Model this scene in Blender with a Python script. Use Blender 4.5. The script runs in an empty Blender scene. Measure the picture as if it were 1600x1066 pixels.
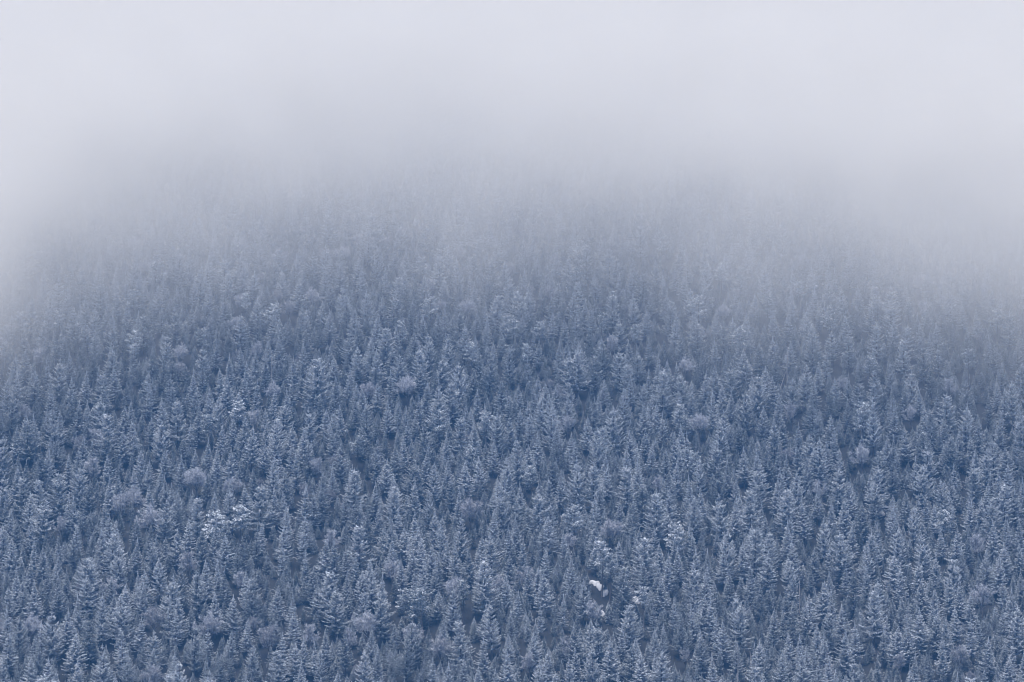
import bpy, math, random
import numpy as np
from mathutils import Vector, Matrix

# ------------------------------------------------------------------ camera, light, exposure
scene = bpy.context.scene
col = scene.collection
FOCAL = 125.2                      # mm on a 36 mm sensor: long lens across a valley
PITCH = math.radians(5.5)
W_PX, H_PX = 1600.0, 1066.0
F_PX = FOCAL / 36.0 * W_PX

cam_data = bpy.data.cameras.new('camera')
cam_data.lens = FOCAL
cam_data.sensor_width = 36
cam_data.clip_start = 1.0
cam_data.clip_end = 20000
cam = bpy.data.objects.new('camera', cam_data)
cam.location = (0, 0, 0)
cam.rotation_euler = (math.radians(90) + PITCH, 0, 0)
col.objects.link(cam)
scene.camera = cam

SUN_EL, SUN_AZ = math.radians(76), math.radians(205)   # azimuth clockwise from +Y
world = bpy.data.worlds.new('World')
scene.world = world
world.use_nodes = True
wn = world.node_tree
wn.nodes.clear()
sky = wn.nodes.new('ShaderNodeTexSky')
sky.sky_type = 'NISHITA'
sky.sun_disc = False
sky.sun_elevation = SUN_EL
sky.sun_rotation = SUN_AZ
sky.altitude = 600
sky.air_density = 0.8
sky.dust_density = 6.0
sky.ozone_density = 1.0
bg = wn.nodes.new('ShaderNodeBackground')
bg.inputs['Strength'].default_value = 0.05
wo = wn.nodes.new('ShaderNodeOutputWorld')
wn.links.new(sky.outputs[0], bg.inputs['Color'])
wn.links.new(bg.outputs[0], wo.inputs['Surface'])

sd = Vector((math.sin(SUN_AZ) * math.cos(SUN_EL), math.cos(SUN_AZ) * math.cos(SUN_EL), math.sin(SUN_EL)))
sun_data = bpy.data.lights.new('sun', 'SUN')
sun_data.energy = 1.5
sun_data.angle = math.radians(45)
sun_data.color = (0.99, 0.96, 0.92)
sun = bpy.data.objects.new('sun', sun_data)
sun.rotation_euler = sd.to_track_quat('Z', 'Y').to_euler()
sun.location = (-200, -200, 600)
col.objects.link(sun)

scene.view_settings.view_transform = 'Standard'
scene.view_settings.look = 'None'
scene.view_settings.gamma = 1.0
scene.view_settings.exposure = 1.66
scene.view_settings.use_curve_mapping = False
cy = scene.cycles
cy.max_bounces = 6
cy.diffuse_bounces = 1
cy.glossy_bounces = 1
cy.transmission_bounces = 2
cy.transparent_max_bounces = 4
cy.volume_bounces = 4
cy.volume_step_rate = 0.4
cy.volume_max_steps = 256
cy.use_adaptive_sampling = True
cy.adaptive_threshold = 0.015
cy.use_denoising = True
cy.filter_width = 1.05

rng = random.Random(7)
nrng = np.random.default_rng(11)

# ------------------------------------------------------------------ helpers
def tag(o, label=None, cat=None, group=None, kind=None):
    if label: o['label'] = label
    if cat: o['category'] = cat
    if group: o['group'] = group
    if kind: o['kind'] = kind
    return o

class MB:
    """collects triangles and quads with one per-face number, links them as one mesh object"""
    def __init__(s):
        s.v, s.f, s.a = [], [], []
    def rhomb(s, p, d, ln, w, side, val, sag=0.0):
        # a frosted twig: lozenge from p along d
        q = (p[0] + d[0] * ln, p[1] + d[1] * ln, p[2] + d[2] * ln - sag * ln)
        m = (p[0] + d[0] * ln * .45, p[1] + d[1] * ln * .45, p[2] + d[2] * ln * .45)
        n = len(s.v)
        s.v += [p, (m[0] + side[0] * w, m[1] + side[1] * w, m[2] + side[2] * w), q,
                (m[0] - side[0] * w, m[1] - side[1] * w, m[2] - side[2] * w)]
        s.f.append((n, n + 1, n + 2, n + 3)); s.a.append(val)
    def ribbon(s, p, q, w0, w1, side, val):
        n = len(s.v)
        s.v += [tuple(p[i] - side[i] * w0 for i in range(3)), tuple(p[i] + side[i] * w0 for i in range(3)),
                tuple(q[i] + side[i] * w1 for i in range(3)), tuple(q[i] - side[i] * w1 for i in range(3))]
        s.f.append((n, n + 1, n + 2, n + 3)); s.a.append(val)
    def tube(s, pts, rad, k=6, val=.5, cap=True):
        n0 = len(s.v)
        for i, p in enumerate(pts):
            a = Vector(pts[max(0, i - 1)]); b = Vector(pts[min(len(pts) - 1, i + 1)])
            d = (b - a).normalized()
            u = d.orthogonal().normalized() if abs(d.z) < .99 else Vector((1, 0, 0))
            w = d.cross(u).normalized(); u = w.cross(d)
            for j in range(k):
                t = 2 * math.pi * j / k
                c = Vector(p) + (u * math.cos(t) + w * math.sin(t)) * rad[i]
                s.v.append(tuple(c))
        for i in range(len(pts) - 1):
            for j in range(k):
                a = n0 + i * k + j; b = n0 + i * k + (j + 1) % k
                s.f.append((a, b, b + k, a + k)); s.a.append(val)
        if cap:
            s.f.append(tuple(n0 + (len(pts) - 1) * k + j for j in range(k))); s.a.append(val)
    def mesh(s, name, mat):
        me = bpy.data.meshes.new(name)
        me.from_pydata(s.v, [], s.f)
        at = me.attributes.new('twig', 'FLOAT', 'FACE')
        at.data.foreach_set('value', np.array(s.a, dtype=np.float32))
        me.materials.append(mat)
        me.update()
        return me

def link_mesh(name, me, parent=None):
    o = bpy.data.objects.new(name, me)
    col.objects.link(o)
    o.parent = parent
    return o

# ------------------------------------------------------------------ terrain function and pixel rays
def sstep(a, b, x):
    t = np.clip((x - a) / (b - a), 0, 1)
    return t * t * (3 - 2 * t)

def ground_z(x, y):
    x = np.asarray(x, dtype=float); y = np.asarray(y, dtype=float)
    w = 15.0
    t = (y - 710) / w
    z = -45 + 0.5 * w * np.logaddexp(0, t)
    z = z - 0.5 * 60 * np.logaddexp(0, (y - 1650) / 60)          # ridge: the slope levels out far above the fog
    z = z + sstep(700, 780, y) * (2.4 * np.sin(x / 38 + y / 61 + .6) + 1.3 * np.sin(x / 17 - y / 27) + .5 * np.sin(x / 7.3 + y / 9.1))
    return z

cp, sp = math.cos(PITCH), math.sin(PITCH)
def ray(px, py):
    u = (px - W_PX / 2) / F_PX; v = (H_PX / 2 - py) / F_PX
    return np.array([u, cp - v * sp, sp + v * cp])

def project(p):
    x, y, z = p
    d = y * cp + z * sp
    return W_PX / 2 + F_PX * x / d, H_PX / 2 - F_PX * (z * cp - y * sp) / d, d

def stand(px, py, h):
    """base point of a thing of height h on the hillside whose top is seen at pixel (px, py)"""
    d = ray(px, py)
    t = np.linspace(680, 1500, 4000)
    over = d[2] * t - ground_z(d[0] * t, d[1] * t) - h
    k = np.argmax(over < 0)
    x, y = d[0] * t[k], d[1] * t[k]
    return float(x), float(y), float(ground_z(x, y))

# ------------------------------------------------------------------ materials
def new_mat(name):
    m = bpy.data.materials.new(name); m.use_nodes = True
    nt = m.node_tree; nt.nodes.clear()
    return m, nt, nt.nodes, nt.links

def mnode(nt, op, a, b=None, c=None, clamp=False):
    n = nt.nodes.new('ShaderNodeMath'); n.operation = op; n.use_clamp = clamp
    for i, v in enumerate((a, b, c)):
        if v is None: continue
        if isinstance(v, (int, float)): n.inputs[i].default_value = v
        else: nt.links.new(v, n.inputs[i])
    return n.outputs[0]

def mrange(nt, v, a, b, c, d, smooth=True):
    n = nt.nodes.new('ShaderNodeMapRange')
    n.interpolation_type = 'SMOOTHSTEP' if smooth else 'LINEAR'
    n.inputs[1].default_value, n.inputs[2].default_value = a, b
    n.inputs[3].default_value, n.inputs[4].default_value = c, d
    nt.links.new(v, n.inputs[0])
    return n.outputs[0]

def rimed(name, bare, bare2, rime, lo, hi, cover):
    """plant tissue with rime lying on what faces up; 'frost' is each tree's own amount, 'twig' each twig's"""
    m, nt, N, L = new_mat(name)
    out = N.new('ShaderNodeOutputMaterial')
    bs = N.new('ShaderNodeBsdfDiffuse')
    L.new(bs.outputs[0], out.inputs['Surface'])
    geo = N.new('ShaderNodeNewGeometry')
    sep = N.new('ShaderNodeSeparateXYZ'); L.new(geo.outputs['Normal'], sep.inputs[0])
    up = mrange(nt, sep.outputs['Z'], lo, hi, 0, 1)
    tw = N.new('ShaderNodeAttribute'); tw.attribute_name = 'twig'; tw.attribute_type = 'GEOMETRY'
    fr = N.new('ShaderNodeAttribute'); fr.attribute_name = 'frost'; fr.attribute_type = 'INSTANCER'
    noi = N.new('ShaderNodeTexNoise'); noi.inputs['Scale'].default_value = .55; noi.inputs['Detail'].default_value = 2
    L.new(geo.outputs['Position'], noi.inputs['Vector'])
    patch = mrange(nt, noi.outputs['Fac'], .3, .7, .75, 1.15)
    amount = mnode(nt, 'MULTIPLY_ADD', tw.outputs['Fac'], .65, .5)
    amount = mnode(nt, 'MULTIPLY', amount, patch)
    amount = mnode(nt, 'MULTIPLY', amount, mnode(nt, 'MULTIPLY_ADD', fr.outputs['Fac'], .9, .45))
    f = mnode(nt, 'MULTIPLY', mnode(nt, 'MULTIPLY_ADD', up, 1 - cover, cover), amount, clamp=True)
    mb = N.new('ShaderNodeMix'); mb.data_type = 'RGBA'
    mb.inputs[6].default_value = (*bare, 1); mb.inputs[7].default_value = (*bare2, 1)
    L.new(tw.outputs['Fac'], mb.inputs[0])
    mx = N.new('ShaderNodeMix'); mx.data_type = 'RGBA'
    L.new(mb.outputs[2], mx.inputs[6]); mx.inputs[7].default_value = (*rime, 1)
    L.new(f, mx.inputs[0])
    L.new(mx.outputs[2], bs.inputs['Color'])
    return m

M_NEEDLE = rimed('rimed needles', (.022, .040, .036), (.045, .062, .050), (.76, .805, .87), -.7, .5, .88)
M_TWIG = rimed('rimed twigs', (.10, .092, .098), (.14, .125, .13), (.66, .68, .75), -.7, .4, .8)
M_BARK = rimed('conifer bark', (.06, .048, .042), (.09, .07, .06), (.65, .68, .74), .0, .9, .12)
M_DEAD = rimed('weathered dead wood', (.20, .175, .16), (.26, .23, .21), (.72, .73, .78), -.2, .8, .35)

def ground_material():
    m, nt, N, L = new_mat('forest floor with snow')
    out = N.new('ShaderNodeOutputMaterial'); bs = N.new('ShaderNodeBsdfDiffuse')
    L.new(bs.outputs[0], out.inputs['Surface'])
    geo = N.new('ShaderNodeNewGeometry')
    n1 = N.new('ShaderNodeTexNoise'); n1.inputs['Scale'].default_value = .22; n1.inputs['Detail'].default_value = 6
    n2 = N.new('ShaderNodeTexNoise'); n2.inputs['Scale'].default_value = 1.7; n2.inputs['Detail'].default_value = 4
    for n in (n1, n2): L.new(geo.outputs['Position'], n.inputs['Vector'])
    f = mrange(nt, n1.outputs['Fac'], .70, .82, .02, .6)
    g = N.new('ShaderNodeMix'); g.data_type = 'RGBA'
    g.inputs[6].default_value = (.012, .013, .014, 1); g.inputs[7].default_value = (.032, .031, .030, 1)
    L.new(n2.outputs['Fac'], g.inputs[0])
    mx = N.new('ShaderNodeMix'); mx.data_type = 'RGBA'
    L.new(g.outputs[2], mx.inputs[6]); mx.inputs[7].default_value = (.74, .77, .82, 1)
    L.new(f, mx.inputs[0]); L.new(mx.outputs[2], bs.inputs['Color'])
    return m
M_GROUND = ground_material()

def snow_material():
    m, nt, N, L = new_mat('settled snow')
    out = N.new('ShaderNodeOutputMaterial'); bs = N.new('ShaderNodeBsdfPrincipled')
    L.new(bs.outputs[0], out.inputs['Surface'])
    bs.inputs['Roughness'].default_value = .8
    noi = N.new('ShaderNodeTexNoise'); noi.inputs['Scale'].default_value = 1.2; noi.inputs['Detail'].default_value = 5
    geo = N.new('ShaderNodeNewGeometry'); L.new(geo.outputs['Position'], noi.inputs['Vector'])
    mx = N.new('ShaderNodeMix'); mx.data_type = 'RGBA'
    mx.inputs[6].default_value = (.38, .40, .44, 1); mx.inputs[7].default_value = (.56, .57, .60, 1)
    L.new(noi.outputs['Fac'], mx.inputs[0]); L.new(mx.outputs[2], bs.inputs['Base Color'])
    return m
M_SNOW = snow_material()

# ------------------------------------------------------------------ the hillside
def axis(parts):
    a = [np.arange(p, q, s) for p, q, s in parts]
    return np.concatenate(a + [np.array([parts[-1][1]])])
gx = axis([(-1600, -260, 40), (-260, 260, 4), (260, 1600, 40)])
gy = axis([(-400, 640, 40), (640, 1300, 4), (1300, 2200, 30)])
X, Y = np.meshgrid(gx, gy)
Z = ground_z(X, Y)
nx, ny = len(gx), len(gy)
vv = np.stack([X.ravel(), Y.ravel(), Z.ravel()], 1)
ii = (np.arange(ny - 1)[:, None] * nx + np.arange(nx - 1)[None, :]).ravel()
ff = np.stack([ii, ii + 1, ii + nx + 1, ii + nx], 1)
me = bpy.data.meshes.new('hillside')
me.from_pydata(vv.tolist(), [], ff.tolist())
me.polygons.foreach_set('use_smooth', np.ones(len(ff), dtype=bool))
me.materials.append(M_GROUND)
tag(link_mesh('hillside', me), 'steep wooded hillside rising into the fog', 'hillside', kind='structure')

# snow lying open in a small clearing: mounds that follow the slope (pixel of the middle, half widths in metres)
SNOW = [(938, 916, 1.1, 1.6), (925, 909, .9, .8), (931, 911, .8, .8), (946, 922, .9, 1.2), (944, 928, .8, .6), (990, 935, 1.0, 1.2),
        (984, 926, .5, .5), (996, 940, .6, .8), (942, 958, .5, .9), (1380, 803, .4, .8)]
snow_px = []
def blob(cx, cy, rx, ry, seed):
    r = random.Random(seed); k, rings = 18, 5
    ph = [r.uniform(0, 6.28) for _ in range(4)]
    v, f = [], []
    def pt(rad, a):
        wob = 1 + .28 * math.sin(2 * a + ph[0]) + .24 * math.sin(3 * a + ph[1]) + .18 * math.sin(5 * a + ph[2])
        x = cx + rx * rad * wob * math.cos(a); y = cy + ry * rad * wob * math.sin(a)
        return (x, y, float(ground_z(x, y)) + .45 * (1 - rad ** 2) + (-.15 if rad > .99 else .12 + .05 * math.sin(7 * a + ph[3])))
    v.append(pt(0, 0))
    for i in range(1, rings + 1):
        for j in range(k): v.append(pt(i / rings, 2 * math.pi * j / k))
    for j in range(k): f.append((0, 1 + j, 1 + (j + 1) % k))
    for i in range(rings - 1):
        for j in range(k):
            a = 1 + i * k + j; b = 1 + i * k + (j + 1) % k
            f.append((a, a + k, b + k, b))
    return v, f
snow_labels = ['broad patch of white snow behind two thin dark trunks', 'rounded white snow ledge upslope of the broad snow patch',
               'narrow snow strip joining the ledge to the broad patch', 'snow tongue just beside the thin dark trunks',
               'smallest snow fleck just downslope of the thin dark trunks', 'ragged snow patch away from the thin trunks, under a pine-like crown',
               'small bright snow spot upslope of the ragged snow patch', 'snow fleck at the lower end of the ragged snow patch',
               'snow fleck well downslope of the two thin dark trunks', 'tiny snow gap between tall spruces away from the clearing']
snow_objs = []
for i, (px, py, rx, ry) in enumerate(SNOW):
    x, y, z = stand(px, py, .3)
    v, f = blob(x, y, rx, ry, 50 + i)
    me = bpy.data.meshes.new('snow_patch'); me.from_pydata(v, [], f)
    me.polygons.foreach_set('use_smooth', np.ones(len(f), dtype=bool)); me.materials.append(M_SNOW)
    snow_objs.append(tag(link_mesh('snow_patch', me), snow_labels[i], 'snow patch', 'snow patches showing between the trees'))
    snow_px.append((px, py, rx * 6.9, y))

# ------------------------------------------------------------------ tree shapes
def trunk_mesh(name, h, r0, seed, mat, bend=.12, top=.98):
    r = random.Random(seed); mb = MB(); n = 8
    bx, by = r.uniform(-bend, bend), r.uniform(-bend, bend)
    pts, rad = [], []
    for i in range(n + 1):
        t = i / n
        pts.append((bx * math.sin(t * 2.2) * h * .1, by * math.sin(t * 2.6) * h * .1, -.35 + (h * top + .35) * t))
        rad.append(r0 * (1.25 if i == 0 else 1) * (1 - t) ** .85 + .015)
    mb.tube(pts, rad, 6)
    return mb.mesh(name, mat)

def conifer_crown(h, r, seed, dz=.30, nb=(7, 9), power=.9, base=.20, droop=-.25, lift=.35, upturn=.12, tw_len=.34, tw_w=.048,
                  spacing=.06, jit=.22, gap=0.0, side_bias=0.0, twin=False, hang=.1):
    """whorls of branches, each a curved spine with flat sprays of side twigs"""
    q = random.Random(seed); mb = MB()
    z0 = base * h; z = z0
    bias_a = q.uniform(0, 6.28)
    lobes = [(q.uniform(0, 6.28), q.uniform(.0, 1)) for _ in range(3)]
    tops = [(0, 0, h, 1.0)]
    if twin: tops.append((.35 * math.cos(bias_a), .35 * math.sin(bias_a), h * .95, .8))
    while z < h - .12:
        t = (z - z0) / (h - z0)
        R = r * (1 - t) ** power * (1 - .35 * max(0, .18 - t) / .18) + .05
        n = q.randint(*nb) if t < .8 else q.randint(4, 5)
        if gap and q.random() < gap: n = max(2, n - 4)
        a0 = q.uniform(0, 6.28)
        wl = q.uniform(1 - jit * .6, 1 + jit * .4)
        for k in range(n):
            a = a0 + 2 * math.pi * k / n + q.uniform(-.3, .3)
            ln = R * wl * q.uniform(1 - jit, 1 + jit * .5) * (1 + side_bias * math.cos(a - bias_a))
            if ln < .08: continue
            el = droop + (lift - droop) * t + q.uniform(-.12, .12)
            ca, sa = math.cos(a), math.sin(a)
            bv = q.random(); zb = z + dz * q.uniform(-.38, .38)
            def P(s):
                rad = ln * s * math.cos(el)
                return (ca * rad, sa * rad, zb + ln * s * math.sin(el) - hang * ln * math.sin(s * math.pi) + upturn * ln * s * s)
            m = 3 if ln > .5 else 1
            for i in range(m):
                mb.ribbon(P(i / m), P((i + 1) / m), .05 * (1.15 - i / m), .05 * (1.05 - (i + 1) / m), (-sa, ca, 0), bv)
            nt_ = max(2, int(ln / spacing))
            for i in range(nt_):
                s = (i + .55 + q.uniform(-.3, .3)) / nt_
                p = P(min(s, 1.0))
                tl = min(tw_len, ln * .7) * (1.15 - .75 * s) * q.uniform(.75, 1.25) + .05
                for sd_ in (-1, 1, 0):
                    ang = a + sd_ * q.uniform(.4, 1.1) + (q.uniform(-.7, .7) if sd_ == 0 else 0)
                    e2 = el * .4 + (q.uniform(-.45, .3) if sd_ else q.uniform(-.7, .6))
                    c2 = math.cos(e2)
                    d = (math.cos(ang) * c2, math.sin(ang) * c2, math.sin(e2))
                    rr = q.uniform(-.8, .8)       # roll of the spray
                    side = (-math.sin(ang) * math.cos(rr), math.cos(ang) * math.cos(rr), math.sin(rr))
                    mb.rhomb(p, d, tl, tw_w * q.uniform(.8, 1.35), side, min(1, max(0, bv * .2 + q.random() * .2 + .25 * s + .45 * t)), .12)  # crown-height term paints shade into the lower crown
            # end tuft
            p = P(.85); rr = q.uniform(-.5, .5)
            mb.rhomb(p, (ca, sa, math.sin(el) + upturn), .22 * min(1, ln), tw_w, (-sa * math.cos(rr), ca * math.cos(rr), math.sin(rr)), bv)
        z += dz * q.uniform(.75, 1.25) * (1 if t < .75 else .62)
    for (tx, ty, tz, sc) in tops:                    # leaders
        for k in range(4):
            a = q.uniform(0, 6.28)
            mb.ribbon((tx, ty, tz - 1.1 * sc), (tx, ty, tz + .45 * sc), .11, .02, (math.cos(a), math.sin(a), 0), .6 + .4 * q.random())
        if twin:
            for zz in np.arange(tz - 1.6, tz - .1, .2):
                for k in range(5):
                    a = q.uniform(0, 6.28); l2 = (tz - zz) * .34 + .08
                    mb.rhomb((tx, ty, zz), (math.cos(a), math.sin(a), .25), l2, .06, (-math.sin(a), math.cos(a), 0), q.random())
    return mb

def pine_crown(h, r, seed, base=.35):
    """irregular flat plates of foliage on separate limbs, rounded top"""
    q = random.Random(seed); mb = MB()
    n = int(11 + h * .9)
    for i in range(n):
        t = (i + q.uniform(-.4, .4)) / n
        z = h * (base + (1 - base) * min(.97, max(0, t)))
        R = r * math.sqrt(max(.05, 1 - (max(0, t - .25) / .78) ** 2)) * q.uniform(.55, 1.1)
        a = i * 2.4 + q.uniform(-.5, .5); ca, sa = math.cos(a), math.sin(a)
        el = q.uniform(-.05, .3) + .35 * t
        bv = q.random()
        for i2 in range(4):
            s0, s1 = i2 / 4, (i2 + 1) / 4
            P = lambda s: (ca * R * s, sa * R * s, z + R * s * math.sin(el) + .12 * R * s * s)
            mb.ribbon(P(s0), P(s1), .06 * (1.2 - s0), .06 * (1.2 - s1), (-sa, ca, 0), bv * .5)
        for c in range(int(R * 60)):                  # tufts gathered on the outer two thirds of the limb
            s = q.uniform(.25, 1.08)
            wd = R * .42 * math.sin(min(1, s) * 2.6)
            px_ = ca * R * s - sa * q.gauss(0, wd * .6); py_ = sa * R * s + ca * q.gauss(0, wd * .6)
            pz_ = z + R * s * math.sin(el) + .12 * R * s * s + q.gauss(0, .10)
            b = q.uniform(0, 6.28); e2 = q.uniform(-.1, .9)
            d = (math.cos(b) * math.cos(e2), math.sin(b) * math.cos(e2), math.sin(e2))
            rr = q.uniform(-.8, .8)
            side = (-math.sin(b) * math.cos(rr), math.cos(b) * math.cos(rr), math.sin(rr))
            mb.rhomb((px_, py_, pz_), d, q.uniform(.28, .5), q.uniform(.09, .15), side, .5 * bv + .5 * q.random(), .05)
    return mb

def bare_tree(h, r, seed):
    """returns (wood, twigs): forked limbs and a rounded mass of fine rimed twigs"""
    q = random.Random(seed); wood, tw = MB(), MB()
    fork = h * q.uniform(.28, .4)
    wood.tube([(0, 0, -.35), (.05, .02, fork * .5), (q.uniform(-.1, .1), q.uniform(-.1, .1), fork)], [.15, .12, .10], 6)
    def twig(p, d, ln, depth):
        side = d.cross(Vector((q.uniform(-1, 1), q.uniform(-1, 1), q.uniform(-.3, 1)))).normalized()
        e = p + d * ln
        tw.ribbon(tuple(p), tuple(e), .034 if depth else .03, .014 if depth == 0 else .022, tuple(side), q.random())
        if depth > 0:
            for k in range(q.randint(5, 7)):
                s = q.uniform(.3, 1)
                d2 = (d + Vector((q.gauss(0, .55), q.gauss(0, .55), q.gauss(.12, .4)))).normalized()
                twig(p + d * ln * s, d2, ln * q.uniform(.5, .8), depth - 1)
    nl = q.randint(6, 8)
    for k in range(nl):
        a = 2 * math.pi * k / nl + q.uniform(-.4, .4)
        out = q.uniform(.25, 1.0) if k else .05
        tip = Vector((math.cos(a) * r * out * .8, math.sin(a) * r * out * .8, h * (1 - .28 * out * out) - .5))
        st = Vector((0, 0, fork * q.uniform(.75, 1)))
        mid = st.lerp(tip, .5) + Vector((math.cos(a), math.sin(a), -.2)) * r * .12
        wood.tube([tuple(st), tuple(mid), tuple(tip)], [.08, .055, .02], 5)
        for j in range(13):
            s = q.uniform(.3, 1.0)
            p = (st.lerp(mid, s * 2) if s < .5 else mid.lerp(tip, s * 2 - 1))
            d = ((tip - st).normalized() * .7 + Vector((q.gauss(0, .6), q.gauss(0, .6), q.gauss(.15, .35)))).normalized()
            twig(p, d, q.uniform(.6, 1.05) * r * .36, 2)
    return wood, tw

def dead_tree_mesh(h, seed, lean=0.0):
    q = random.Random(seed); mb = MB(); n = 7
    cx, cy_ = q.uniform(-.5, .5), q.uniform(-.3, .3)
    P = lambda t: (lean * h * t + cx * math.sin(t * 3.1), cy_ * math.sin(t * 2.4), -.3 + h * t)
    mb.tube([P(i / n) for i in range(n + 1)], [.13 * (1 - .75 * i / n) + .015 for i in range(n + 1)], 6)
    for k in range(int(h * 2.2)):
        t = q.uniform(.3, .98); p = P(t); a = q.uniform(0, 6.28); l = q.uniform(.25, .9) * (1.1 - t * .6)
        e = (p[0] + math.cos(a) * l, p[1] + math.sin(a) * l, p[2] + l * q.uniform(-.1, .6))
        mb.tube([p, e], [.03, .008], 4)
    return mb.mesh('dead_trunk', M_DEAD)

# shape library: kind -> list of (words, trunk mesh, crown mesh, nominal height, nominal radius)
LIB = {'fir': [], 'spruce': [], 'pine': [], 'bare': [], 'young': []}
def add(kind, words, h, r, trunk_r, crown, seed, mat=M_NEEDLE, top=.97):
    LIB[kind].append((words, trunk_mesh('trunk', h, trunk_r, seed, M_BARK, top=top), crown.mesh('crown', mat), h, r))

FIRW = [('slender spire-shaped', dict(power=1.3, dz=.42)), ('evenly tapered', dict(power=1.2, dz=.48, nb=(6, 9))),
        ('twin-tipped', dict(power=1.12, dz=.46, twin=True)), ('thin ragged', dict(power=1.2, gap=.25, jit=.35, dz=.5)),
        ('full-skirted', dict(power=1.12, dz=.46, nb=(7, 9))), ('long-pointed', dict(power=1.5, dz=.44)),
        ('drooping-branched', dict(power=1.15, dz=.48, droop=-.45, lift=.15, hang=.14)), ('lopsided', dict(power=1.12, dz=.5, side_bias=.28, jit=.3))]
for i, (w_, kw) in enumerate(FIRW):
    hh = [9.0, 9.0, 8.6, 9.4, 8.4, 9.6, 9.0, 8.8][i]; rr = [2.1, 2.6, 2.6, 2.2, 2.9, 2.6, 2.5, 2.6][i]
    add('fir', w_, hh, rr, .13, conifer_crown(hh, rr, 100 + i, **kw), 300 + i)
SPW = [('broad tiered', dict(dz=.82, nb=(7, 9), droop=-.22, upturn=.22, power=.75, tw_len=0.42, tw_w=.055, spacing=.062)),
       ('wide flat-branched', dict(dz=.95, nb=(7, 10), droop=-.10, upturn=.10, power=.68, tw_len=0.48, tw_w=.055, spacing=.062, jit=.3)),
       ('tall stepped', dict(dz=.8, nb=(7, 9), droop=-.3, upturn=.3, power=.85, tw_len=0.39, tw_w=.055, spacing=.062)),
       ('heavy-boughed', dict(dz=.86, nb=(7, 9), droop=-.38, upturn=.34, power=.7, tw_len=0.45, tw_w=.055, spacing=.062, hang=.16)),
       ('round-topped layered', dict(dz=.78, nb=(7, 9), droop=-.15, upturn=.16, power=.52, tw_len=0.41, tw_w=.055, spacing=.062)),
       ('uneven gappy', dict(dz=.85, nb=(6, 9), droop=-.2, upturn=.2, power=.78, gap=.22, jit=.4, side_bias=.2, tw_len=0.44, tw_w=.055, spacing=.062))]
for i, (w_, kw) in enumerate(SPW):
    hh = [11.5, 11, 13, 11.5, 10.5, 11.5][i]; rr = [3.1, 3.5, 3.0, 3.3, 3.1, 3.2][i]
    add('spruce', w_, hh, rr, .18, conifer_crown(hh, rr, 140 + i, **kw), 340 + i)
for i, w_ in enumerate(['bare-stemmed', 'high-crowned', 'flat-plated']):
    hh = [12, 11, 10.5][i]; rr = [2.1, 2.2, 2.8][i]
    add('pine', w_, hh, rr, .16, pine_crown(hh, rr, 170 + i, [.55, .5, .3][i]), 370 + i, top=.95)
for i, w_ in enumerate(['round-headed', 'wide bushy', 'upright fan-shaped', 'low domed', 'open-limbed']):
    hh = [7.5, 7, 8.5, 6, 8][i]; rr = [2.5, 3.3, 2.3, 2.9, 2.8][i]
    wd, tw_ = bare_tree(hh, rr, 190 + i)
    LIB['bare'].append((w_, wd.mesh('trunk', M_BARK), tw_.mesh('crown', M_TWIG), hh, rr))
for i in range(3):
    add('young', 'young', 4.0, 1.05, .06, conifer_crown(4.0, [1.0, 1.2, 1.4][i], 210 + i, dz=.24, base=.02, power=.85, tw_len=.25, tw_w=.04, spacing=.07), 410 + i)

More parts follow.
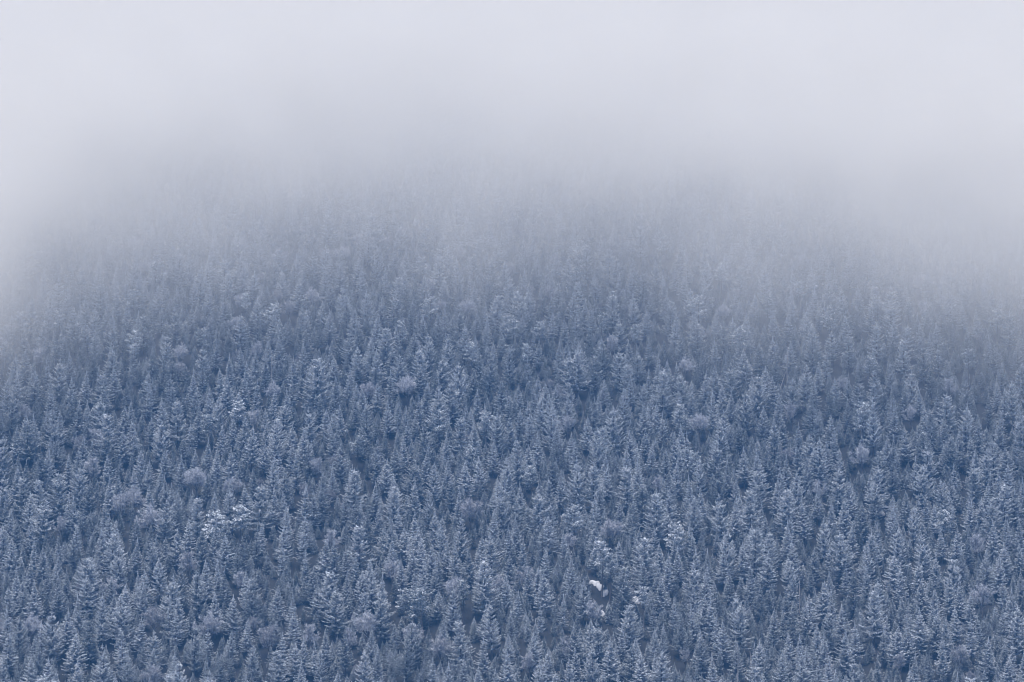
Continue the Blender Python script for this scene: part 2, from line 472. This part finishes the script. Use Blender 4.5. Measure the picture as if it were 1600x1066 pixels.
# ------------------------------------------------------------------ trees read off the photograph: tops in pixels
# (origin x, origin y) and tops inside a 4x view of that corner; letters: f fir, s spruce, p pine, b bare tree
SEEN = [
 (0, 800, {'f': '110,40 190,40 680,20 475,80 640,95 730,75 1110,105 1175,45 1265,105 1340,60 1420,50 1400,135 1515,155 990,150 80,160 215,160 250,160 850,155 570,300 300,330 110,335 375,380 415,345 865,365 905,360 890,425 1230,310 1290,300 1370,290 1400,350 155,395 220,430 690,405 490,510 705,520 780,460 1065,545 1115,530 1345,495 1465,520 60,600 260,690 470,755 215,765 415,605 1095,615 880,655 1290,890 490,920 1380,880 185,900 300,910 60,735 1545,665',
            's': '960,165 745,215 550,285 1075,395 640,515 770,520 325,630 1215,705 625,875 1130,930',
            'b': '380,30 960,600 1310,650 960,970 1180,250 980,270 1500,370 1270,410'}),
 (400, 800, {'f': '5,85 180,85 290,85 305,25 440,175 490,175 565,200 790,80 840,75 850,145 925,90 980,215 915,265 1000,105 1000,5 1030,160 1100,200 1200,185 1250,200 1340,230 1410,140 1585,80 1580,260 1110,305 1140,265 1040,295 1000,365 725,345 700,295 665,365 625,270 790,385 800,420 570,370 375,455 345,340 130,460 225,505 310,250 165,755 300,780 440,735 560,725 370,810 285,920 235,815 1195,935 1390,960 1575,880 1500,980 500,1000 405,1030',
              's': '650,75 1165,30 1280,30 1440,310 455,365 500,490 780,500 1235,475 1475,565 970,680 135,855 680,870 1290,670',
              'p': '930,480 985,470 1045,475', 'b': '1250,420 850,310 700,640 340,700 90,710 1150,790'}),
 (800, 800, {'f': '30,20 65,150 330,110 370,285 110,345 160,345 205,360 445,420 810,280 925,185 920,330 935,400 970,245 1015,145 1040,215 1110,50 1125,135 1155,230 1215,230 1215,400 1325,205 1440,190 1490,320 1580,20 1590,250 1205,515 1240,535 1140,575 1360,360 1275,650 1315,680 1410,800 1190,745 890,560 395,710 140,670 135,760 220,850 610,790 645,815 745,815 905,730 930,725 1260,880 1160,965 1090,965 810,880 575,980 685,985 360,900 1555,800 1510,820',
              's': '190,90 700,345 815,160 1130,320 1335,120 1510,95 1425,580 735,580 540,680 930,870 500,860 1540,950',
              'p': '560,185 610,255', 'b': '620,60 500,545 350,770 110,870'}),
 (1200, 800, {'f': '125,55 160,185 290,215 370,220 510,80 685,65 780,260 1085,90 1170,95 1250,110 1210,215 1410,50 1490,80 1570,30 1370,290 1435,275 1350,230 1205,400 1230,420 1475,420 1515,480 1140,400 1040,480 615,330 345,430 260,510 400,485 235,560 30,600 455,580 680,540 815,540 950,605 1050,620 1180,590 1270,640 880,680 800,710 715,720 745,640 545,680 485,740 130,755 205,765 310,700 350,760 680,890 1010,880 900,960 1100,650 1380,780 1520,800 420,990 1090,790',
               's': '455,140 620,190 800,100 970,140 660,480 1545,590', 'b': '1300,140 1340,460 1200,840 830,870'}),
 (200, 540, {'f': '640,50 740,100 860,50 955,80 1030,70 1195,80 1290,65 1550,20 1385,130 270,170 165,200 410,150 625,170 725,180 795,210 910,245 1000,265 1305,190 1555,225 1480,265 1425,310 215,325 440,365 390,470 725,440 775,500 1015,500 1110,520 1240,390 1330,370 1295,510 30,470 55,530 640,640 560,640 665,600 950,670 1055,675 1140,610 1330,610 1555,670 330,680 790,775 740,860 535,910 1280,740 915,890 1120,870 1215,870 1165,905 970,910 140,870 300,920 40,760 1420,945 1455,960',
              's': '470,10 1175,80 1440,10 315,340 930,450 1140,390 205,480 900,690 1550,570 830,870 1410,770 980,1000',
              'p': '690,350', 'b': '790,400 430,780 1190,700 30,900 150,1020'}),
 (1000, 540, {'f': '45,155 105,110 160,90 225,110 405,160 475,120 515,245 325,220 320,290 245,300 25,370 115,360 650,20 705,170 835,185 790,130 870,290 1110,100 1220,200 1300,170 1080,335 1305,330 1575,250 1580,370 765,380 530,405 900,430 835,450 980,480 1195,430 1205,520 145,425 265,490 225,540 300,540 650,635 740,660 790,640 860,630 1000,630 1090,640 1040,705 910,680 160,650 70,605 225,715 540,710 850,830 880,755 1310,840 1580,560 1540,550 185,890 310,810 380,880 590,945 760,980 960,915 1030,960 1105,860 1190,975 1280,960 1390,980 1580,930',
               's': '135,150 270,190 570,110 730,180 1030,120 1455,340 450,290 655,290 500,460 1100,440 470,595 1125,580 365,700 745,745 980,790 1240,770 1480,760 100,925 520,930 690,890 905,900',
               'b': '955,350 370,440 1390,630 110,820'}),
 (600, 540, {'f': '85,620 40,150 230,130 270,230 225,310 30,345 400,450 520,350 545,390 630,355 390,550 10,710 225,765 420,830 510,720 255,620 680,580 790,440 835,240 845,395 910,430 910,345 735,215 905,620 960,545 1040,310 1070,255 1070,460 935,270 985,310 1155,310 1310,330 1270,440 1205,590 1535,180 1550,530 1100,775 1390,750 980,810 710,830 740,775 810,865 855,850 835,960 1160,930 1045,980 190,840 470,890 1090,20 590,270 780,280 965,180 1585,720 75,815 595,590 575,535',
              's': '225,20 470,110 335,270 470,445 265,490 170,710 310,730 710,425 840,580 1045,370 1165,210 1335,515 1500,260 1430,390 1310,740 1205,730 1520,755 965,890 735,890 780,10 1150,40 1210,30 1470,10 60,880',
              'b': '540,970 150,200 1150,440'}),
 (0, 540, {'f': '150,30 540,160 440,200 105,170 720,100 660,230 225,150 310,190 380,400 485,350 220,425 540,450 105,495 300,640 265,655 555,840 160,710 105,745 75,770 420,930 470,940 580,580 770,530 695,820 735,800 550,350 670,680 775,380',
            's': '85,70 375,80 640,170 350,390 495,290 180,455 665,420 15,570 500,660 495,770 250,830 150,820 380,800 270,960 25,820 630,320',
            'b': '600,520 580,700 760,920'}),
 (1400, 540, {'f': '150,230 50,230 255,280 575,300 675,270 635,200 300,420 515,460 395,530 470,540 310,590 55,500 10,670 370,740 460,870 600,790 640,780 700,740 565,850 740,880 740,570 690,630 75,910 130,930 190,920 245,980 345,910 460,960 525,950 120,690 790,820',
               's': '90,160 310,300 435,220 720,220 225,400 430,390 570,510 615,590 340,560 205,620 170,750 300,840 485,730 670,860 785,420',
               'p': '450,20', 'b': '90,380'}),
]
NAME = {'f': 'fir', 's': 'spruce', 'p': 'pine', 'b': 'bare'}
BIG = {(493, 560): 15.5, (1363, 625): 14.5, (160, 929): 12.5, (1370, 730): 13.0, (927, 725): 12.5, (767, 941): 12.5, (87, 637): 13.5, (1209, 540): 12, (940, 846): 12.8, (952, 864): 11.5}

class Tree:
    pass
trees = []
def put(kind, x, y, h, seen, v=None, sc=None):
    t = Tree(); t.kind = kind; t.x, t.y = x, y; t.z = float(ground_z(x, y)) - .05
    t.v = rng.randrange(len(LIB[kind])) if v is None else v
    words, tm, cm, hn, rn = LIB[kind][t.v]
    t.h = h; t.s = h / hn; t.sx = t.s * (rng.uniform(.95, 1.2) if sc is None else sc)
    t.rz = rng.uniform(0, 6.28)
    t.tx, t.ty = rng.gauss(0, .032), rng.gauss(0, .032)
    t.r = rn * t.sx
    t.frost = min(1, max(0, rng.gauss(.5, .3)))
    t.seen = seen
    if seen: t.frost = min(1, .28 + .9 * t.frost)
    t.px, t.py, t.d = project((x, y, t.z + h))
    trees.append(t)
    return t

HR = {'f': (8.6, 11.2), 's': (11, 13.4), 'p': (10, 11.5), 'b': (6.2, 8.2)}
for ox, oy, groups in SEEN:
    for key, txt in groups.items():
        for pair in txt.split():
            a, b = pair.split(',')
            px, py = ox + int(a) / 4, oy + int(b) / 4
            h = rng.uniform(*HR[key])
            for (bx_, by_), bh in BIG.items():
                if abs(bx_ - px) < 3 and abs(by_ - py) < 3: h = bh
            x, y, z = stand(px, py, h + (.25 if key == 'f' else .1))
            if any((t.x - x) ** 2 + (t.y - y) ** 2 < 1.4 ** 2 for t in trees): continue
            t = put(NAME[key], x, y, h, True)
            if h >= 12.5 and key == 's': t.frost = .85

# dead stems and logs read off the photograph are built further down; the snow must stay open to view
def hides_snow(t):
    bx_, by_, _ = project((t.x, t.y, t.z))
    for (px, py, w, y) in snow_px:
        if t.y < y and abs(t.px - px) < w * .6 + t.r * 2.5 and t.py - 3 < py + 6 and by_ > py - 8: return True
    return False

# the rest of the wood, sown between them
def vnoise(x, y, s, k):
    return .5 + .5 * math.sin(x / s + k) * math.sin(y / (s * 1.3) + 2.1 * k) + .25 * math.sin((x + y) / (s * .61) + k * 3)
cells = {}
def near(x, y, d):
    cx, cy_ = int(x // 4), int(y // 4); n = int(d // 4) + 1
    for i in range(cx - n, cx + n + 1):
        for j in range(cy_ - n, cy_ + n + 1):
            for t in cells.get((i, j), ()):
                dd = d if t.kind != 'young' else d * .55
                if (t.x - x) ** 2 + (t.y - y) ** 2 < dd * dd: return True
    return False
def remember(t): cells.setdefault((int(t.x // 4), int(t.y // 4)), []).append(t)
for t in trees: remember(t)
for tries in range(84000):
    canopy = tries < 14000                      # first the canopy trees where none was read off, then what grows between
    y = rng.uniform(735, 1250)
    x = rng.uniform(-1, 1) * (y * .145 + 30)
    big = vnoise(x, y, 23, 1.3)
    u = rng.random()
    if canopy:
        kind = 'fir' if u < .66 else 'spruce' if u < .90 else 'pine' if u < .95 else 'bare'
        h = {'fir': rng.uniform(7.4, 9.4) + big, 'spruce': rng.uniform(9.5, 12), 'pine': rng.uniform(9, 11), 'bare': rng.uniform(5.5, 7.5)}[kind]
        dmin = (4.0 if y > 985 else 4.5) + 1.2 * rng.random()
    else:
        kind = 'fir' if u < .50 else 'spruce' if u < .56 else 'young' if u < .93 else 'bare'
        h = {'fir': rng.uniform(3.8, 6.2) + 1.0 * big, 'spruce': rng.uniform(6, 8.5), 'young': rng.uniform(2.5, 5), 'bare': rng.uniform(3.8, 5.5)}[kind]
        dmin = {'fir': 3.5, 'spruce': 4.6, 'young': 2.2, 'bare': 4.2}[kind]
    if near(x, y, dmin): continue
    t = put(kind, x, y, h, False)
    t.frost = min(1, t.frost + (.25 if y > 985 else .12)) if canopy else t.frost * .5  # extra pallor upslope offsets dimming under fog; halved between trees to paint shaded gaps
    if hides_snow(t) and not (kind in ('young', 'bare') and abs(t.px - 937) > 22 and rng.random() < .6): trees.pop(); continue
    # a sown tree must not stand in front of the tops read off the photograph
    if kind != 'young' and y < 1040 and any(s.seen and s.y > y and abs(s.px - t.px) < t.r * 3.2 and t.py < s.py + 14 and s.y - y < 22 for s in
           (c for i in range(int(x // 4) - 2, int(x // 4) + 3) for j in range(int(y // 4), int(y // 4) + 7) for c in cells.get((i, j), ()))):
        trees.pop(); continue
    remember(t)

# ------------------------------------------------------------------ which trees are individuals
in_view = lambda t: -5 < t.px < 1605 and t.py < 1062
LIMIT = {'fir': 290, 'spruce': 260, 'pine': 60, 'bare': 150, 'young': 90}
solo, mass = [], []
for kind, lim in LIMIT.items():
    cand = [t for t in trees if t.kind == kind and in_view(t) and t.py > 470]
    cand.sort(key=lambda t: (0 if t.seen else 1, -t.h / t.d))
    for t in cand[:lim]: t.solo = True
for t in trees: (solo if getattr(t, 'solo', False) else mass).append(t)

OBJ_NAME = {'fir': 'fir_tree', 'spruce': 'spruce_tree', 'pine': 'pine_tree', 'bare': 'bare_tree', 'young': 'young_fir'}
CAT = {'fir': 'fir tree', 'spruce': 'spruce tree', 'pine': 'pine tree', 'bare': 'bare tree', 'young': 'young fir'}
GROUP = {'fir': 'frosted firs on the hillside', 'spruce': 'frosted spruces on the hillside', 'pine': 'frosted pines on the hillside',
         'bare': 'rimed leafless trees on the hillside', 'young': 'young firs between the taller trees'}
NOUN = {'fir': 'fir', 'spruce': 'spruce', 'pine': 'pine', 'bare': 'leafless tree', 'young': 'fir sapling'}

sx0, sy0, _ = stand(937, 916, .3)
MARKS = [('the snow clearing', sx0, sy0)]
for nm, px, py, h in (('the fallen logs', 1350, 920, .4), ('the tallest spruce', 493, 560, 15.5), ('the brightest white tree', 1239, 627, 6.5),
                      ('the leaning dead stem', 1268, 1000, 3), ('the blunt-tipped bright spruce', 160, 929, 12.5)):
    a, b, c = stand(px, py, h); MARKS.append((nm, a, b))

def describe(t):
    words = LIB[t.kind][t.v][0] if t.kind != 'young' else ('narrow', 'cone-shaped', 'bushy')[t.v]
    tall = {'fir': (8.4, 9.6), 'spruce': (10.6, 11.8), 'pine': (10, 11), 'bare': (6.3, 7.3), 'young': (4.4, 4.8)}[t.kind]
    size = 'small' if t.h < tall[0] else 'tall' if t.h > tall[1] else 'middling'
    rime = 'thin grey rime' if t.frost < .36 else 'thick white rime' if t.frost > .66 else 'pale rime'
    def rel(x, y): return 'downslope of' if t.y - y < -abs(t.x - x) else 'upslope of' if t.y - y > abs(t.x - x) else 'beside'
    mark = [m for m in MARKS if 1.0 < math.hypot(m[1] - t.x, m[2] - t.y) < 9]
    if mark: where = rel(mark[0][1], mark[0][2]) + ' ' + mark[0][0]
    else:
        nb = [n for n in solo if n is not t and n.kind not in (t.kind, 'young') and abs(n.x - t.x) < 10 and abs(n.y - t.y) < 14]
        if nb:
            n = min(nb, key=lambda n: (n.x - t.x) ** 2 + .5 * (n.y - t.y) ** 2)
            w2 = LIB[n.kind][n.v][0]
            where = f"{rel(n.x, n.y)} {'an' if w2[0] in 'aeiou' else 'a'} {w2} {NOUN[n.kind]}"
        else: where = 'among close-set conifers' if t.py > 700 else 'on the misty middle slope' if t.py > 560 else 'fading into fog'
    return f'{size} {words} {NOUN[t.kind]} with {rime}, {where}'

UNIQUE = [((493, 560), 'tallest spruce on the slope, tiered, thickly rimed, well above its neighbours'),
          ((1239, 627), 'brightest round white-rimed leafless tree, a pale puff among grey firs'),
          ((160, 929), 'blunt-tipped bright spruce with broad snowy flat tiers'),
          ((1363, 625), 'very tall stepped spruce standing upslope of a pale bushy leafless tree'),
          ((307, 735), 'wide pale rimed leafless tree spreading over small firs'),
          ((940, 846), 'bare-stemmed pine whose dark trunk crosses the broad snow patch')]
first = {}
for t in solo:
    words, tm, cm, hn, rn = LIB[t.kind][t.v]
    root = bpy.data.objects.new(OBJ_NAME[t.kind], None)
    root.empty_display_size = .3
    root.location = (t.x, t.y, t.z); root.rotation_euler = (t.tx, t.ty, t.rz); root.scale = (t.sx, t.sx, t.s)
    col.objects.link(root)
    label = describe(t)
    for (ux, uy), txt in UNIQUE:
        if abs(ux - t.px) < 3 and abs(uy - t.py) < 4 and t.seen: label = txt
    tag(root, label, CAT[t.kind], GROUP[t.kind])
    parts = (link_mesh('trunk', tm, root), link_mesh('crown', cm, root))
    for p in parts: p['frost'] = t.frost
    first.setdefault((t.kind, t.v), parts)

# ------------------------------------------------------------------ the wood beyond counting: one object, trees set out by geometry nodes
def make_mass(name, lst, label, cat):
    me = bpy.data.meshes.new(name)
    me.from_pydata([(t.x, t.y, t.z) for t in lst], [], [])
    keys = sorted(first)
    def attr(nm, tp, vals):
        a = me.attributes.new(nm, tp, 'POINT')
        a.data.foreach_set('vector' if tp == 'FLOAT_VECTOR' else 'value', np.array(vals).ravel())
    attr('shape', 'INT', [keys.index((t.kind, t.v)) for t in lst])
    attr('turn', 'FLOAT_VECTOR', [(t.tx, t.ty, t.rz) for t in lst])
    attr('size', 'FLOAT_VECTOR', [(t.sx, t.sx, t.s) for t in lst])
    attr('frost', 'FLOAT', [t.frost for t in lst])
    o = link_mesh(name, me)
    g = bpy.data.node_groups.new('set out trees', 'GeometryNodeTree')
    g.interface.new_socket('Geometry', in_out='INPUT', socket_type='NodeSocketGeometry')
    g.interface.new_socket('Geometry', in_out='OUTPUT', socket_type='NodeSocketGeometry')
    gi = g.nodes.new('NodeGroupInput'); go = g.nodes.new('NodeGroupOutput')
    jn = g.nodes.new('GeometryNodeJoinGeometry')
    def named(nm, tp):
        n = g.nodes.new('GeometryNodeInputNamedAttribute'); n.data_type = tp; n.inputs[0].default_value = nm
        return n.outputs[0]
    sh, tu, si = named('shape', 'INT'), named('turn', 'FLOAT_VECTOR'), named('size', 'FLOAT_VECTOR')
    e2r = g.nodes.new('FunctionNodeEulerToRotation'); g.links.new(tu, e2r.inputs[0])
    used = {keys.index((t.kind, t.v)) for t in lst}
    for k in sorted(used):
        cmp_ = g.nodes.new('FunctionNodeCompare'); cmp_.data_type = 'INT'; cmp_.operation = 'EQUAL'
        g.links.new(sh, cmp_.inputs[2]); cmp_.inputs[3].default_value = k
        for part in first[keys[k]]:
            oi = g.nodes.new('GeometryNodeObjectInfo'); oi.transform_space = 'ORIGINAL'
            oi.inputs['Object'].default_value = part; oi.inputs['As Instance'].default_value = True
            ip = g.nodes.new('GeometryNodeInstanceOnPoints')
            g.links.new(gi.outputs[0], ip.inputs['Points']); g.links.new(cmp_.outputs[0], ip.inputs['Selection'])
            g.links.new(oi.outputs['Geometry'], ip.inputs['Instance'])
            g.links.new(e2r.outputs[0], ip.inputs['Rotation']); g.links.new(si, ip.inputs['Scale'])
            g.links.new(ip.outputs[0], jn.inputs[0])
    g.links.new(jn.outputs[0], go.inputs[0])
    md = o.modifiers.new('set out trees', 'NODES'); md.node_group = g
    return tag(o, label, cat, kind='stuff')
make_mass('forest', mass, 'dense frosted conifer forest covering the slope between the nearer trees and fading into fog', 'forest')

# ------------------------------------------------------------------ dead stems and fallen logs
dead_protos = []
DEAD = [((1152, 1004), 15, .04, 'pale crooked dead stem standing clear in a dark gap'), ((1172, 1015), 8, -.03, 'thin dead stem beside the pale crooked one'),
        ((1249, 905), 8, 0, 'straight bare dead stem rising from low firs'), ((1261, 994), 4.5, -.55, 'thin dead stem leaning steeply over low firs'),
        ((547, 722), 9, .02, 'dead spike sticking up above a drooping spruce'), ((1232, 546), 10, .02, 'frosted dead stem poking out of the misty firs'),
        ((424, 556), 9, .03, 'slim rimed dead stem among misty spruces'), ((1228, 580), 8, .32, 'slanting rimed dead stem on the misty slope'),
        ((1190, 1022), 5, .45, 'short dead stem tilted across the shade')]
for i, ((px, py), h, lean, label) in enumerate(DEAD):
    x, y, z = stand(px - lean * h * 6, py, h)
    o = link_mesh('dead_tree', dead_tree_mesh(h, 500 + i, lean)); o.location = (x, y, z); o['frost'] = .6
    tag(o, label, 'dead tree', 'dead stems on the hillside')
LOGS = [((1335, 925), (1362, 912), .16, 'thick fallen log propped across the brush'), ((1328, 922), (1345, 905), .11, 'thin fallen log lying beside the thick one'),
        ((1348, 918), (1370, 900), .12, 'frosted fallen log lying upslope of the thick one'), ((1332, 931), (1366, 926), .10, 'lowest fallen log, lying nearly level')]
for i, (a, b, r0, label) in enumerate(LOGS):
    p = stand(*a, .5); q2 = stand(*b, .9)
    q2 = (q2[0], p[1] + (q2[1] - p[1]) * .35); q2 = (*q2, float(ground_z(*q2)) + .9)
    c = Vector((p[0], p[1], p[2] + .25)); e = Vector(q2)
    mb = MB(); d = e - c
    mb.tube([(0, 0, 0), tuple(d * .35 + Vector((0, 0, .06))), tuple(d * .7), tuple(d)], [r0, r0 * .92, r0 * .75, r0 * .55], 7)
    rr = random.Random(600 + i)
    for k in range(6):
        s = rr.uniform(.2, .95); a_ = rr.uniform(0, 6.28); l = rr.uniform(.3, .8); b0 = d * s
        mb.tube([tuple(b0), (b0.x + math.cos(a_) * l, b0.y + math.sin(a_) * l, b0.z + l * .7)], [.035, .01], 4)
    o = link_mesh('fallen_log', mb.mesh('fallen_log', M_DEAD)); o.location = c; o['frost'] = .8
    tag(o, label, 'log', 'fallen logs in the brush')

# ------------------------------------------------------------------ air: even haze over everything, and the cloud lying on the upper slope
def box_mesh(name, lo, hi):
    v = [(x, y, z) for x in (lo[0], hi[0]) for y in (lo[1], hi[1]) for z in (lo[2], hi[2])]
    f = [(0, 1, 3, 2), (4, 6, 7, 5), (0, 4, 5, 1), (2, 3, 7, 6), (0, 2, 6, 4), (1, 5, 7, 3)]
    me = bpy.data.meshes.new(name); me.from_pydata(v, [], f); return me

HAZE_D = .00021
m, nt, N, L = new_mat('valley air')
out = N.new('ShaderNodeOutputMaterial'); pv = N.new('ShaderNodeVolumePrincipled')
pv.inputs['Color'].default_value = (.17, .47, 1.0, 1)
pv.inputs['Density'].default_value = HAZE_D
pv.inputs['Anisotropy'].default_value = 0.0
L.new(pv.outputs[0], out.inputs['Volume'])
m.cycles.homogeneous_volume = True
hz = box_mesh('haze', (-1650, -450, -52), (1650, 2250, 452)); hz.materials.append(m)
tag(link_mesh('haze', hz), 'thin blue winter haze filling the valley air', 'haze', kind='stuff')

# fog bank: a slab lying along the upper slope; denser with height, its lower edge uneven
FOG_T = 75.0
m, nt, N, L = new_mat('hill fog')
out = N.new('ShaderNodeOutputMaterial'); pv = N.new('ShaderNodeVolumePrincipled')
pv.inputs['Color'].default_value = (.925, .905, .86, 1)
pv.inputs['Anisotropy'].default_value = 0.0
geo = N.new('ShaderNodeNewGeometry'); sep = N.new('ShaderNodeSeparateXYZ'); L.new(geo.outputs['Position'], sep.inputs[0])
gxs, gys, gzs = sep.outputs
xt = mrange(nt, gxs, -220, 220, 0, 1, smooth=False)
fc = N.new('ShaderNodeFloatCurve'); cv = fc.mapping.curves[0]
FOG_BASE = [(-220, 78), (-150, 98), (-118, 134), (-60, 153), (18, 148), (82, 135), (145, 121), (220, 113)]
pts = [((x + 220) / 440, (z - 60) / 120) for x, z in FOG_BASE]
while len(cv.points) < len(pts): cv.points.new(.5, .5)
for p, (a, b) in zip(cv.points, pts): p.location = (a, b)
fc.mapping.update(); L.new(xt, fc.inputs['Value'])
zbase = mnode(nt, 'MULTIPLY_ADD', fc.outputs[0], 120, 60)
noi = N.new('ShaderNodeTexNoise'); noi.inputs['Scale'].default_value = 1 / 55; noi.inputs['Detail'].default_value = 2
noi.inputs['Roughness'].default_value = .55
L.new(geo.outputs['Position'], noi.inputs['Vector'])
hgt = mnode(nt, 'SUBTRACT', gzs, zbase)
hgt = mnode(nt, 'ADD', hgt, mnode(nt, 'MULTIPLY_ADD', noi.outputs['Fac'], 50, -25))
ramp = mrange(nt, hgt, -85, 45, 0, 1, smooth=False)
ramp = mnode(nt, 'POWER', mnode(nt, 'MAXIMUM', ramp, 0), 2.4)
above = mnode(nt, 'SUBTRACT', gzs, mnode(nt, 'MULTIPLY_ADD', gys, .5, -400))       # height over the slope
hug = mrange(nt, above, FOG_T - 35, FOG_T - 4, 1, 0)
wisp = N.new('ShaderNodeTexNoise'); wisp.inputs['Scale'].default_value = 1 / 24; wisp.inputs['Detail'].default_value = 2
L.new(geo.outputs['Position'], wisp.inputs['Vector'])
torn = mrange(nt, wisp.outputs['Fac'], .3, .7, .7, 1.3, smooth=False)
dens = mnode(nt, 'MULTIPLY', mnode(nt, 'MULTIPLY', mnode(nt, 'MULTIPLY', ramp, hug), torn), .035)
L.new(dens, pv.inputs['Density']); L.new(pv.outputs[0], out.inputs['Volume'])
Y0, Y1, XW = 880, 1420, 330
sl = lambda y: .5 * y - 400
v = [(x, y, sl(y) + k) for x in (-XW, XW) for y in (Y0, Y1) for k in (-6, FOG_T)]
f = [(0, 1, 3, 2), (4, 6, 7, 5), (0, 4, 5, 1), (2, 3, 7, 6), (0, 2, 6, 4), (1, 5, 7, 3)]
fm = bpy.data.meshes.new('fog_bank'); fm.from_pydata(v, [], f); fm.materials.append(m)
tag(link_mesh('fog_bank', fm), 'pale fog bank lying on the upper slope and swallowing the trees', 'fog', kind='stuff')
print('trees', len(trees), 'solo', len(solo), {k: sum(1 for t in solo if t.kind == k) for k in LIMIT})
